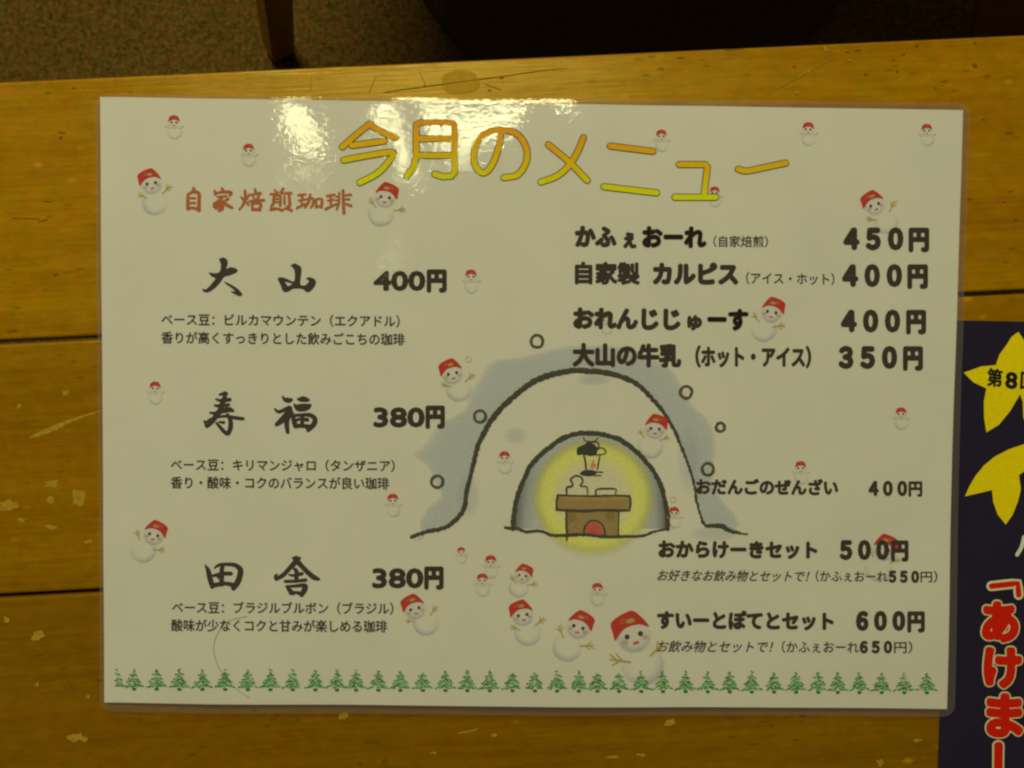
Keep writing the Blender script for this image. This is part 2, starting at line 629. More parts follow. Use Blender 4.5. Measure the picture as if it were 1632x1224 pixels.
# ------------------------------------------------------------------ table
ea, eb = at(0, 130), at(1632, 55)
ang = math.atan2(eb[1] - ea[1], eb[0] - ea[0])
org = at(816, 92.5)
table = empty('wooden_table', (org[0], org[1], FLOOR), ang,
              'low varnished pine plank table under the laminated menu', 'table')
TZ = -FLOOR   # table-top height in the table's own frame
pitch = 0.0888
for i in range(5):
    y1 = -i * pitch - (0.0007 if i else 0)
    y0 = -(i + 1) * pitch + 0.0007
    me = box_mesh('plank', -0.62, 0.62, y0, y1, TZ - 0.024, TZ, 0.0011, 3)
    # tone of each board, set for the light falloff
    o = link('plank', me, M_WOOD, table)
    t_ = (0.93, 0.76, 0.62, 0.7, 0.8)[i]  # light falloff across the table put into the board tones
    o.color = (t_, t_ * .99, t_, 1)
    o.location.z = (-0.00012, 0.0, -0.00025, 0.0, -0.0001)[i]
for sx in (-0.52, 0.0, 0.52):
    link('batten', box_mesh('batten', sx - 0.03, sx + 0.03, -5 * pitch + 0.02, -0.02, TZ - 0.0505, TZ - 0.0245, 0.001), M_WOOD, table)
for sx in (-0.56, 0.56):
    for yy in (-0.04, -5 * pitch + 0.04):
        link('leg', box_mesh('leg', sx - 0.022, sx + 0.022, yy - 0.022, yy + 0.022, 0.0, TZ - 0.0245, 0.003), M_WOOD, table)


def local(o, q):
    c, s = math.cos(-ang), math.sin(-ang)
    x, y = q[0] - org[0], q[1] - org[1]
    return (c * x - s * y, s * x + c * y, q[2] - FLOOR)


def blot(name, cx, cy, rx, ry, mat, rot=0.0, n=14, rough=0.42, h=0.00006):
    pts = []
    for i in range(n):
        t = 2 * math.pi * i / n
        r = 1 + random.uniform(-rough, rough)
        x, y = rx * r * math.cos(t), ry * r * math.sin(t)
        pts.append((cx + x * math.cos(rot) - y * math.sin(rot), cy + x * math.sin(rot) + y * math.cos(rot)))
    pts = catmull(pts, 3, True)
    q = at(pts[:, 0], pts[:, 1], flat(h))
    V = [local(table, p) for p in q]
    tri = tessellate_polygon([[Vector(v) for v in V]])
    me = bpy.data.meshes.new(name)
    me.from_pydata(V, [], [t for t in tri])
    me.update()
    if me.polygons[0].normal.z < 0:
        me.flip_normals()
    return link(name, me, mat, table)


def line_mark(name, P, wd, mat, h=0.00008):
    S = catmull([(*p[:2], p[2] if len(p) > 2 else wd) for p in P], 8)
    T = np.gradient(S[:, :2], axis=0)
    T /= np.linalg.norm(T, axis=1)[:, None]
    Nn = np.stack([-T[:, 1], T[:, 0]], 1)
    jit = np.array([random.uniform(0.5, 1.1) for _ in S])
    A = S[:, :2] + Nn * (S[:, 2] / 2 * jit)[:, None]
    B = S[:, :2] - Nn * (S[:, 2] / 2)[:, None]
    P2 = np.concatenate([A, B])
    q = at(P2[:, 0], P2[:, 1], flat(h))
    n = len(S)
    me = bpy.data.meshes.new(name)
    me.from_pydata([local(table, p) for p in q], [], [(i, n + i, n + i + 1, i + 1) for i in range(n - 1)])
    me.update()
    if me.polygons[0].normal.z < 0:
        me.flip_normals()
    return link(name, me, mat, table)


for (x, y, rx, ry, r) in [(104, 626, 6, 5, 0), (83, 770, 11, 6, -.2), (125, 793, 13, 13, .5), (13, 805, 14, 9, 0), (81, 797, 6, 5, 0),
                          (81, 839, 11, 3, .1), (142, 863, 6, 3, -.3), (59, 1014, 10, 9, 0), (125, 1175, 15, 7, .1), (11, 989, 6, 6, 0),
                          (33, 828, 8, 3, .2), (548, 1141, 6, 7, 0.4), (1068, 1150, 9, 5, -.4), (976, 1206, 10, 2.5, 0), (1022, 1203, 6, 2.5, .1),
                          (1402, 1216, 5, 5, 0), (1463, 1180, 7, 2.5, -.1), (788, 1172, 5, 2.5, 0), (1270, 148, 4, 3, 0), (1355, 96, 6, 1.5, 0),
                          (1316, 78, 5, 2, .8), (31, 647, 4, 3, 0), (140, 1110, 4, 3, 0), (60, 1090, 3, 5, 0), (690, 1200, 5, 2, 0)]:
    blot('worn_spot', x, y, rx, ry, M_CHIP, r)
for (x, y, rx, ry) in [(1266, 106, 2.5, 1.5), (1424, 95, 3, 1.8), (1430, 113, 2.6, 3), (1440, 86, 3, 1.4), (1368, 80, 4, 1), (1350, 83, 4, 1.3),
                       (1379, 118, 3, 1.5), (1554, 104, 4, 3), (1554, 68, 3, 2.2), (1462, 73, 4, 2.5), (1491, 140, 1.6, 1.4), (96, 219, 2.5, 2),
                       (98, 211, 5, 1), (118, 140, 3, 1.4), (75, 321, 8, .9), (88, 438, 4, 1.5), (40, 348, 22, .9), (70, 351, 8, .9), (20, 527, 7, 2),
                       (28, 490, 5, 1), (222, 1148, 3, 2), (425, 1157, 4, 1.5), (474, 1147, 4, 1.3), (588, 1182, 11, 1.8), (612, 1214, 5, 2.8),
                       (572, 1216, 4, 3), (677, 137, 3, 1.4), (780, 144, 3, 1.5), (800, 124, 2.5, 1.6), (906, 1198, 3, 2), (1230, 1158, 3, 2.5),
                       (1607, 212, 7, 1.3), (1600, 322, 3, 1.4), (1618, 350, 3, 2), (1545, 317, 3, 1.5), (1568, 190, 3, 1), (1610, 305, 5, 1)]:
    blot('dark_fleck', x, y, rx, ry, M_DARKMARK, random.uniform(-.2, .1), n=8)
blot('ring_stain', 733, 131, 31, 19, M_STAIN, 0, n=16, rough=0.08, h=0.00003)
line_mark('scratch', [(48, 698, 5), (85, 683, 9), (120, 668, 5), (168, 653, 2)], 4, M_CHIP)
line_mark('scratch', [(1236, 143, 1), (1290, 113, 2), (1335, 88, .8)], 2, M_CHIP)
line_mark('scratch', [(730, 1169, 2), (748, 1166, 4), (765, 1161, 1)], 3, M_CHIP)
line_mark('scratch', [(600, 120, .6), (588, 146, 1.5)], 2, M_CHIP)
line_mark('scratch', [(497, 120, .8), (494, 146, 1)], 1, M_CHIP)
line_mark('crack', [(612, 147, 1), (700, 135, 1.3), (790, 123, 1), (853, 114, 1), (905, 108, .6)], 1.2, M_DARKMARK)
line_mark('crack', [(667, 110, .6), (673, 124, 1.2), (678, 137, 1)], 1, M_DARKMARK)
line_mark('crack', [(770, 133, .5), (798, 143, 1)], 1, M_DARKMARK)
line_mark('crack', [(35, 1000, .6), (90, 1060, .9), (130, 1120, .8), (215, 1210, 1.0)], 1.0, M_FAINT)
line_mark('crack', [(1155, 79.5, 1), (1185, 77.5, 1)], 1, M_DARKMARK)
line_mark('crack', [(1516, 166, .6), (1518, 154, 1)], 1, M_DARKMARK)

# ------------------------------------------------------------------ stool and added shade disc on the far side
stool = empty('wooden_stool', (0.08, 0.40, FLOOR), 0,
              'dark stained wooden stool with slanting square legs beyond the far table edge', 'stool')


def slanted_leg(x0, y0, x1, y1, z1, wx0, wy0, wx1, wy1, tw=0.0):
    V = []
    for (cx, cy, z, wx, wy) in ((x0, y0, 0.012, wx0, wy0), (x1, y1, z1, wx1, wy1)):
        for sx, sy in ((-1, -1), (1, -1), (1, 1), (-1, 1)):
            rx, ry = sx * wx / 2, sy * wy / 2
            V.append((cx + rx * math.cos(tw) - ry * math.sin(tw) - 0.08, cy + rx * math.sin(tw) + ry * math.cos(tw) - 0.40, z))
    bm = bmesh.new()
    vs = [bm.verts.new(v) for v in V]
    bm.faces.new(vs[3::-1])
    bm.faces.new(vs[4:])
    for i in range(4):
        j = (i + 1) % 4
        bm.faces.new((vs[i], vs[j], vs[4 + j], vs[4 + i]))
    bmesh.ops.bevel(bm, geom=bm.edges[:], offset=0.0015, segments=2, affect='EDGES')
    me = bpy.data.meshes.new('leg')
    bm.to_mesh(me)
    bm.free()
    lg = link('leg', me, M_LEGWOOD, stool)
    f = link('rubber_foot', box_mesh('rubber_foot', x0 - wx0 / 2 - 0.079, x0 + wx0 / 2 - 0.081, y0 - wy0 / 2 - 0.399, y0 + wy0 / 2 - 0.401, 0.0, 0.0125, 0.001), M_RUBBER, lg)
    return lg


slanted_leg(-0.189, 0.257, -0.120, 0.263, 0.34, 0.020, 0.019, 0.022, 0.022, 0.5)
slanted_leg(0.383, 0.266, 0.225, 0.266, 0.34, 0.042, 0.022, 0.036, 0.026)
slanted_leg(-0.185, 0.56, -0.112, 0.54, 0.34, 0.020, 0.022, 0.026, 0.026)
slanted_leg(0.375, 0.56, 0.300, 0.54, 0.34, 0.030, 0.022, 0.036, 0.026)
link('seat', box_mesh('seat', -0.24, 0.27, -0.16, 0.17, 0.34, 0.365, 0.004), M_LEGWOOD, stool)

bm = bmesh.new()  # flat dark disc added in place of the shade on the carpet
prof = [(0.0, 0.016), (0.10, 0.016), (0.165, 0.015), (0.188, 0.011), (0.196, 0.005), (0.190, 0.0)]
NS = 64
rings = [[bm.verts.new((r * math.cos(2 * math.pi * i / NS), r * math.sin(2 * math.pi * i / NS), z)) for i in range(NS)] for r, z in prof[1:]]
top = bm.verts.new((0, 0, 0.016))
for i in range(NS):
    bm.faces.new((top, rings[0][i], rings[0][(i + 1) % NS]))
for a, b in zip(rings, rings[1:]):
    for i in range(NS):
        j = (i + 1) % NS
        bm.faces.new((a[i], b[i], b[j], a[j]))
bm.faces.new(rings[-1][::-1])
me = bpy.data.meshes.new('floor_shade_disc')
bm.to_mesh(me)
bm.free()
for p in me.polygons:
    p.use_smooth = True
cu = link('floor_shade_disc', me, M_SHADE_DISC)
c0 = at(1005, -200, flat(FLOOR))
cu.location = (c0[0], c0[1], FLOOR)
tag(cu, 'flat round dark disc put on the carpet for the shade between the stool legs', 'shade disc')

# ------------------------------------------------------------------ poster at the right
PZ = 0.00025
poster = empty('event_poster', (0.24, -0.08, 0), 0,
               'navy glossy poster with yellow flowers, partly under the menu at right', 'poster')
PO = np.array((0.24, -0.08, 0))
tl = at(1521, 510.5)
bl = at(1494, 1224)
dv = (bl - tl) / np.linalg.norm(bl - tl)
du = np.array((-dv[1], dv[0], 0))
nx, ny = 24, 34
pts = []
for j in range(ny + 1):
    for i in range(nx + 1):
        q = tl + du * (0.21 * i / nx) + dv * (0.297 * (1 - j / ny))
        pts.append((q[0] - PO[0], q[1] - PO[1], PZ + 0.00008 * math.sin(i * .5) * math.sin(j * .4)))
sheet = grid_mesh('poster_sheet', pts, nx, ny, M_POSTER, poster)
sheet.location = (0, 0, 0)


def pbuild(p, name, mat=M_INK, layer=0.0):
    o = p.build(name, mat, poster, layer)
    o.location = -Vector(PO)
    return o


PZF = flat(PZ + 0.00012)
YEL = srgb(250, 225, 10)
INKBLACK = srgb(38, 34, 32)
p = Print(PZF, 0)
p.poly([(1622.9, 529), (1612, 537), (1604, 550), (1593, 565), (1587, 582), (1564, 584), (1536, 594), (1551, 609), (1572, 619), (1568, 641),
        (1568.5, 666), (1572, 689), (1592, 677), (1610, 655), (1626, 628), (1630, 641), (1631, 666), (1640, 684), (1660, 701), (1672, 672), (1668, 636),
        (1655, 618), (1680, 608), (1700, 590), (1672, 580), (1645, 583), (1640, 558), (1632, 542)], YEL)
pbuild(p, 'flower_print')
p = Print(PZF, 0)
p.poly([(1538, 791), (1545, 775), (1555, 758), (1568, 742), (1585, 728), (1608, 716), (1632, 708), (1660, 700), (1660, 740), (1640, 746), (1624, 757),
        (1627, 780), (1622, 800), (1614, 820), (1603, 836), (1590, 820), (1583, 800), (1581, 781), (1560, 786)], YEL)
pbuild(p, 'flower_print')
p = Print(PZF, 0.00002)
p.text('第', 1573, 601, 1598, 603, 30, INKBLACK, 1.1, rot=.05)
p.text('8', 1602, 604.5, 1622, 605.5, 35, INKBLACK, 1.6, rot=.05)
p.text('回', 1626, 606, 1650, 608, 30, INKBLACK, 1.1, rot=.05)
pbuild(p, 'edition_lettering')
p = Print(PZF, 0)
p.stroke([(1632, 856), (1628, 872), (1621, 884)], srgb(235, 235, 215), 6)
p.stroke([(1644, 856), (1650, 872), (1658, 884)], srgb(235, 235, 215), 6)
pbuild(p, 'small_lettering')
RED = srgb(225, 35, 10)
CREAM = srgb(235, 230, 190)
for (chs, cx, cy, wd, hh, b1, b2) in [('あ', 1594, 991, 64, 71, 4.6, 6.6), ('け', 1598, 1064, 66, 71, 4.6, 6.6),
                                      ('ま', 1601, 1140, 64, 76, 4.6, 6.6), ('し', 1604, 1226, 46, 92, 5.2, 7.7)]:
    p = Print(PZF, 0)
    V, T_ = glyphs(chs, 4)
    gh = V[:, 1].max() - V[:, 1].min()
    em = (hh - 2 * b2) / gh
    cyy = cy + ((V[:, 1].max() + V[:, 1].min()) / 2 - 0.38) * em
    d = b2 - b1
    p.text(chs, cx - wd / 2, cyy - .8, cx + wd / 2, cyy + .8, em, CREAM, b2, nb=16, res=4)
    p.k = 60
    p.text(chs, cx - wd / 2 + d, cyy - .8, cx + wd / 2 - d, cyy + .8, em, RED, b1, nb=14, res=4)
    pbuild(p, 'headline_character')
p = Print(PZF, 0)
p.stroke([(1580, 934), (1622, 929.5), (1623.5, 948)], CREAM, 16, smooth=0)
p.k = 40
p.stroke([(1580, 934), (1622, 929.5), (1623.5, 948)], RED, 9, smooth=0)
pbuild(p, 'headline_bracket')

# ------------------------------------------------------------------ the laminated menu
menu = empty('laminated_menu', (0, 0, 0), 0,
             'laminated white menu sheet with japanese lettering, snowmen and a snow hut', 'menu')
LIFT_FILM = 0.00020

nx, ny = 150, 106
pts = []
for j in range(ny + 1):
    for i in range(nx + 1):
        x, y = -0.1485 + 0.297 * i / nx, -0.105 + 0.21 * j / ny
        pts.append((x, y, float(wave(x, y))))
grid_mesh('paper_sheet', pts, nx, ny, M_PAPER, menu)

fc = at(np.array([152, 1545, 1516, 161.]), np.array([150.5, 164, 1138, 1133.]), flat(0.001))
for k, (hh, nm) in enumerate(((LIFT_FILM, 'top_film'), (-0.00022, 'bottom_film'))):
    nx, ny = 220, 160
    pts = []
    Wd, Hd, rr = 0.303, 0.2135, 0.0042
    for j in range(ny + 1):
        for i in range(nx + 1):
            X, Y = Wd * i / nx, Hd * j / ny
            # rounded corners
            cx = min(max(X, rr), Wd - rr)
            cy = min(max(Y, rr), Hd - rr)
            dx, dy = X - cx, Y - cy
            dd = math.hypot(dx, dy)
            if dd > rr:
                X, Y = cx + dx * rr / dd, cy + dy * rr / dd
            u, v = X / Wd, Y / Hd
            q = (fc[3] * (1 - u) + fc[2] * u) * (1 - v) + (fc[0] * (1 - u) + fc[1] * u) * v
            x, y = float(q[0]), float(q[1])
            # past the paper the two films are pressed together
            e = max(abs(x) - 0.1485, abs(y) - 0.105)
            s = min(max(e / 0.0032, 0), 1)
            s = s * s * (3 - 2 * s)
            hz = hh * (1 - s) + (0.00004 if k == 0 else -0.00004) * s
            pts.append((x, y, float(wave(x, y)) + hz))
    grid_mesh(nm, pts, nx, ny, M_FILM, menu)

# ---- title
def tcol(p):
    x, y = p
    ytop = 190 + 32 * min(max((x - 560) / 520, 0), 1)
    if x > 1170:
        ytop = 222
    t = min(max((y - ytop) / 92, 0), 1)
    a, b, c = np.array(srgb(240, 164, 40)), np.array(srgb(238, 194, 26)), np.array(srgb(232, 232, 28))
    v = a + (b - a) * t * 2 if t < 0.5 else b + (c - b) * (t - 0.5) * 2
    return (*v, 1)


def R1(P):
    return [(520 + x / 2.1474, 170 + y / 2.1474) for x, y in P]


TITLE = [
    [([(55, 138), (100, 98), (148, 60)], 5), ([(148, 60), (190, 86), (238, 108)], 5), ([(88, 133), (200, 118)], 1), ([(60, 183), (140, 168), (228, 157), (212, 190), (175, 228), (115, 260)], 4)],
    [([(275, 238), (300, 205), (308, 165), (308, 62), (320, 54), (430, 54), (439, 64), (439, 225), (428, 238), (400, 240), (372, 231)], 3), ([(310, 110), (438, 110)], 1), ([(310, 167), (438, 167)], 1)],
    [([(598, 88), (590, 140), (568, 198), (540, 227), (513, 208), (505, 165), (520, 115), (558, 85), (605, 80), (655, 96), (684, 140), (684, 190), (655, 233), (608, 243)], 5)],
    [([(760, 130), (830, 188), (893, 252)], 4), ([(880, 106), (862, 150), (832, 200), (790, 237), (735, 258)], 5)],
    [([(972, 135), (1118, 153)], 1), ([(950, 274), (1130, 295)], 1)],
    [([(1208, 198), (1296, 198)], 1), ([(1298, 200), (1304, 206), (1293, 303)], 2), ([(1193, 310), (1332, 310)], 1)],
    [([(1410, 214), (1440, 220), (1500, 208), (1572, 193)], 5)],
]
OUTL = (*srgb(72, 60, 24), 1)
for ch in TITLE:
    p = Print(wave, 0.00010)
    for P, n in ch:
        sm = n if len(P) > 3 and n != 3 else (n if n > 2 else 0)
        if n == 3:
            sm = 0
        p.stroke(R1(P), OUTL, 11.6, smooth=max(sm, 0))
    if ch is TITLE[1] or True:
        for P, n in ch:
            for q in R1(P)[1:-1]:
                p.disc(q[0], q[1], 5.8, 5.8, OUTL, n=14)
    p.k = 60
    for P, n in ch:
        sm = 0 if n in (1, 2, 3) else n
        S = R1(P)
        if sm:
            S = [tuple(v) for v in catmull(S, sm)]
        # resample so that the printed gradient has enough vertices
        D = []
        for a, b in zip(S, S[1:]):
            m_ = max(1, int(math.hypot(b[0] - a[0], b[1] - a[1]) / 5))
            D += [(a[0] + (b[0] - a[0]) * t / m_, a[1] + (b[1] - a[1]) * t / m_) for t in range(m_)]
        D.append(S[-1])
        p.stroke(D, None, 8.8, smooth=0, colf=tcol)
        if sm == 0:
            for q in S[1:-1]:
                pp = [(q[0] + 4.4 * math.cos(t * math.pi / 7), q[1] + 4.4 * math.sin(t * math.pi / 7)) for t in range(14)]
                p.add(pp, [tuple(range(14))], [tcol(v) for v in pp])
    p.build('title_character', M_INK, menu)

# ---- typed lines
BLK = srgb(40, 34, 30)
LINES = [
    ('note_lettering', [("ベース豆：ビルカマウンテン（エクアドル）", 257, 509, 637, 512, 20, .38)]),
    ('note_lettering', [("香りが高くすっきりとした飲みごこちの珈琲", 257, 538, 645, 541, 20.5, .38)]),
    ('note_lettering', [("ベース豆：キリマンジャロ（タンザニア）", 272, 740.5, 629, 742.5, 20, .38)]),
    ('note_lettering', [("香り・酸味・コクのバランスが良い珈琲", 272, 769, 620, 770.5, 20.5, .38)]),
    ('note_lettering', [("ベース豆：ブラジルブルボン（ブラジル）", 274, 968, 627, 970, 20, .38)]),
    ('note_lettering', [("酸味が少なくコクと甘みが楽しめる珈琲", 273, 996.5, 617, 998.5, 20.5, .38)]),
    ('price_lettering', [("400", 595, 446, 678, 446, 41, 1.9), ("円", 680, 446.5, 712, 446.5, 38, 2.4)]),
    ('price_lettering', [("380", 595, 663.5, 677, 663.5, 41, 1.9), ("円", 678, 663.5, 709, 663.5, 38, 2.4)]),
    ('price_lettering', [("380", 593, 920, 675, 920, 41, 1.9), ("円", 676, 920, 707, 920, 38, 2.4)]),
    ('dish_lettering', [("かふ", 916, 376.5, 983, 377, 36, 2.4), ("ぇ", 993, 380, 1014.5, 380, 32, 2.0), ("おーれ", 1023, 377.5, 1126, 378, 36, 2.4)]),
    ('note_lettering', [("（自家焙煎）", 1137, 384.5, 1224, 385, 19, .25)]),
    ('price_lettering', [("４５０", 1344, 380, 1440, 380, 41, 3.0), ("円", 1448, 381, 1481, 381, 40, 2.6)]),
    ('dish_lettering', [("自家製", 916, 435, 1020, 436, 36, 1.7)]),
    ('dish_lettering', [("カルピス", 1040, 436, 1177, 436.5, 37, 2.5)]),
    ('note_lettering', [("（アイス・ホット）", 1189, 443, 1330, 445, 20, .3)]),
    ('price_lettering', [("４００", 1342, 438.5, 1438, 438.5, 41, 3.0), ("円", 1446, 439.5, 1479, 439.5, 40, 2.6)]),
    ('dish_lettering', [("おれんじじ", 913, 507, 1085, 508.5, 36, 2.4), ("ゅ", 1095, 511, 1119, 511, 30, 1.9), ("ーす", 1127, 509, 1193, 509.5, 36, 2.4)]),
    ('price_lettering', [("４００", 1340, 511, 1435, 511, 41, 3.0), ("円", 1444, 512, 1476, 512, 40, 2.6)]),
    ('dish_lettering', [("大山の牛乳", 912, 565.5, 1086, 567, 37, 2.3)]),
    ('dish_lettering', [("（ホット・アイス）", 1108, 568, 1293, 569, 35, 1.5)]),
    ('price_lettering', [("３５０", 1336, 569, 1430, 569, 41, 3.0), ("円", 1439, 570, 1471, 570, 40, 2.6)]),
    ('dish_lettering', [("おだんごのぜんざい", 1109, 775.5, 1336, 777, 26, 1.4)]),
    ('price_lettering', [("４００", 1384, 778, 1446, 778, 28, 1.8), ("円", 1448, 778.5, 1470, 778.5, 26, 1.2)]),
    ('dish_lettering', [("おからけーきセット", 1049, 875, 1303, 876.5, 29, 1.8)]),
    ('price_lettering', [("５００", 1338, 876, 1417, 876, 36, 2.6), ("円", 1420, 877, 1448, 877, 35, 2.1)]),
    ('note_lettering', [("お好きなお飲み物とセットで！", 1049, 917, 1289, 918.5, 19, .3, .28), ("（かふぇおーれ", 1300, 918, 1415, 919, 19, .3),
                        ("５５０", 1416, 918.5, 1465, 919, 22, 1.6), ("円）", 1467, 919, 1494, 919, 19, .3)]),
    ('dish_lettering', [("すいーとぽてとセット", 1047, 988, 1329, 990, 30, 1.8)]),
    ('price_lettering', [("６００", 1364, 989, 1443, 989, 36, 2.6), ("円", 1446, 990, 1474, 990, 35, 2.1)]),
    ('note_lettering', [("お飲み物とセットで！", 1048, 1030, 1231, 1031, 20, .3, .28), ("（かふぇおーれ", 1246, 1031, 1369, 1031.5, 20, .3),
                        ("６５０", 1370, 1031, 1422, 1031, 23, 1.6), ("円）", 1425, 1031.5, 1454, 1031.5, 20, .3)]),
]
for nm, runs in LINES:
    p = Print(wave, 0.00013)
    for r in runs:
        s, x0, y0, x1, y1, em, b = r[:7]
        p.text(s, x0, y0, x1, y1, em, BLK, b, nb=8 if b > 1 else 4, shear=r[7] if len(r) > 7 else 0)
    p.build(nm, M_INK, menu)

# ---- brush lettering
def K(P, ox, oy, s):
    return [(ox + q[0] / s, oy + q[1] / s, *((q[2] / s,) if len(q) > 2 else ())) for q in P]


BR = srgb(54, 44, 44)
DAI_A = [(335, 155), (375, 138), (415, 155), (428, 195), (418, 240), (415, 265), (440, 248), (480, 245), (525, 262), (535, 290), (500, 312), (440, 335),
         (390, 348), (360, 390), (320, 440), (270, 485), (215, 515), (170, 512), (150, 485), (160, 475), (185, 485), (230, 450), (270, 400), (295, 365),
         (255, 345), (225, 310), (230, 298), (270, 308), (325, 302), (350, 270), (352, 210), (340, 175)]
DAI_B = [(385, 400), (420, 410), (480, 440), (540, 480), (580, 525), (580, 552), (545, 556), (510, 540), (465, 515), (470, 503), (505, 505), (470, 470), (420, 435)]
YAMA = [(1110, 230), (1130, 210), (1160, 203), (1215, 235), (1228, 260), (1222, 330), (1215, 430), (1265, 440), (1300, 410), (1305, 385), (1280, 375),
        (1282, 358), (1320, 352), (1365, 370), (1385, 405), (1370, 450), (1340, 490), (1300, 517), (1270, 505), (1240, 482), (1190, 475), (1130, 480),
        (1090, 505), (1050, 515), (1020, 495), (1005, 450), (985, 410), (970, 370), (985, 355), (1030, 355), (1080, 375), (1145, 398), (1155, 330),
        (1150, 280), (1130, 245)]
YAMA_H = [(1045, 400), (1065, 432), (1080, 450), (1105, 440), (1130, 425), (1090, 410)]
p = Print(wave, 0.00012)
p.poly(K(DAI_A, 300, 390, 6.8), BR, 3)
p.poly(K(DAI_B, 300, 390, 6.8), BR, 3)
p.build('brush_character', M_INK, menu)
p = Print(wave, 0.00012)
p.poly([tuple(v) for v in catmull(K(YAMA, 300, 390, 6.8), 3, True)], BR, 0, holes=[K(YAMA_H, 300, 390, 6.8)])
p.build('brush_character', M_INK, menu)
BRUSH = {
    (300, 610, 6.8, 'a'): [
        [(340, 130, 16), (380, 118, 26), (418, 118, 22)], [(400, 112, 34), (395, 150, 36), (385, 180, 40), (368, 230, 44), (350, 290, 48), (310, 345, 46), (262, 415, 42), (205, 475, 26)],
        [(300, 178, 12), (345, 192, 26), (400, 190, 34), (450, 182, 32)], [(285, 245, 14), (330, 250, 28), (400, 245, 30), (442, 236, 20)],
        [(238, 325, 16), (290, 328, 24), (360, 310, 36), (440, 290, 48), (482, 302, 26)], [(175, 420, 18), (205, 425, 22), (240, 400, 26), (320, 370, 22), (420, 362, 22), (500, 378, 30), (592, 390, 28)],
        [(180, 420, 14), (195, 470, 24)], [(425, 350, 30), (455, 400, 36), (458, 480, 42), (430, 550, 36), (385, 525, 34), (345, 480, 30), (305, 435, 16)],
        [(335, 425, 14), (385, 430, 24)]],
    (300, 610, 6.8, 'b'): [
        [(1022, 148, 10), (1045, 180, 34), (1085, 190, 48), (1115, 185, 30)], [(938, 285, 14), (980, 315, 28), (1050, 290, 34), (1100, 275, 46), (1075, 340, 60), (1010, 410, 54), (958, 452, 34)],
        [(1095, 330, 60), (1070, 400, 46), (1068, 470, 42), (1078, 535, 32)], [(1190, 180, 20), (1245, 168, 34), (1298, 185, 28)], [(1215, 195, 16), (1290, 195, 18)],
        [(1150, 235, 14), (1185, 275, 46), (1235, 285, 44), (1290, 265, 50), (1322, 242, 22)], [(1160, 255, 26), (1240, 248, 34), (1310, 250, 36)],
        [(1125, 310, 16), (1140, 390, 40), (1160, 465, 44)], [(1130, 355, 26), (1230, 348, 26), (1320, 350, 36), (1372, 390, 42), (1360, 450, 46), (1300, 510, 38)],
        [(1160, 470, 40), (1230, 465, 34), (1310, 478, 44)], [(1160, 412, 22), (1210, 392, 24), (1290, 400, 34)], [(1235, 350, 26), (1235, 420, 32), (1230, 470, 26)]],
    (300, 870, 6.8, 'c'): [
        [(183, 208, 8), (215, 265, 40), (235, 350, 48), (260, 440, 42)], [(285, 238, 12), (340, 205, 26), (430, 200, 30), (510, 210, 38), (565, 260, 50), (555, 340, 52), (530, 400, 54), (490, 458, 44)],
        [(260, 430, 44), (340, 415, 38), (400, 408, 34), (475, 420, 40)], [(370, 215, 34), (362, 280, 40), (360, 350, 44), (362, 420, 34)], [(270, 322, 22), (330, 312, 34), (400, 300, 34), (462, 300, 34)],
        [(320, 345, 12), (370, 330, 22)]],
    (300, 870, 6.8, 'd'): [
        [(1138, 132, 22), (1205, 134, 26)], [(1170, 140, 56), (1160, 175, 50), (1100, 240, 40), (1030, 315, 38), (955, 358, 34)], [(952, 358, 32), (945, 330, 26), (962, 308, 12)],
        [(1180, 165, 50), (1235, 225, 42), (1310, 300, 44), (1370, 345, 46), (1412, 360, 26)], [(1138, 240, 16), (1170, 270, 38), (1175, 320, 36), (1168, 380, 32)],
        [(1095, 314, 14), (1150, 320, 24), (1232, 300, 30)], [(1052, 384, 26), (1150, 382, 26), (1272, 370, 30)], [(1068, 440, 20), (1098, 480, 40), (1135, 515, 34)],
        [(1066, 440, 22), (1160, 434, 26), (1262, 428, 38), (1262, 470, 50), (1228, 530, 40)], [(1110, 510, 34), (1170, 505, 26), (1230, 520, 40)]],
}
for (ox, oy, s, _), st in BRUSH.items():
    p = Print(wave, 0.00012)
    for P in st:
        p.stroke(K([(a, b, c * 1.08 + 7) for a, b, c in P], ox, oy, s), BR, smooth=5)
    p.build('brush_character', M_INK, menu)
BROWN = srgb(196, 112, 50)
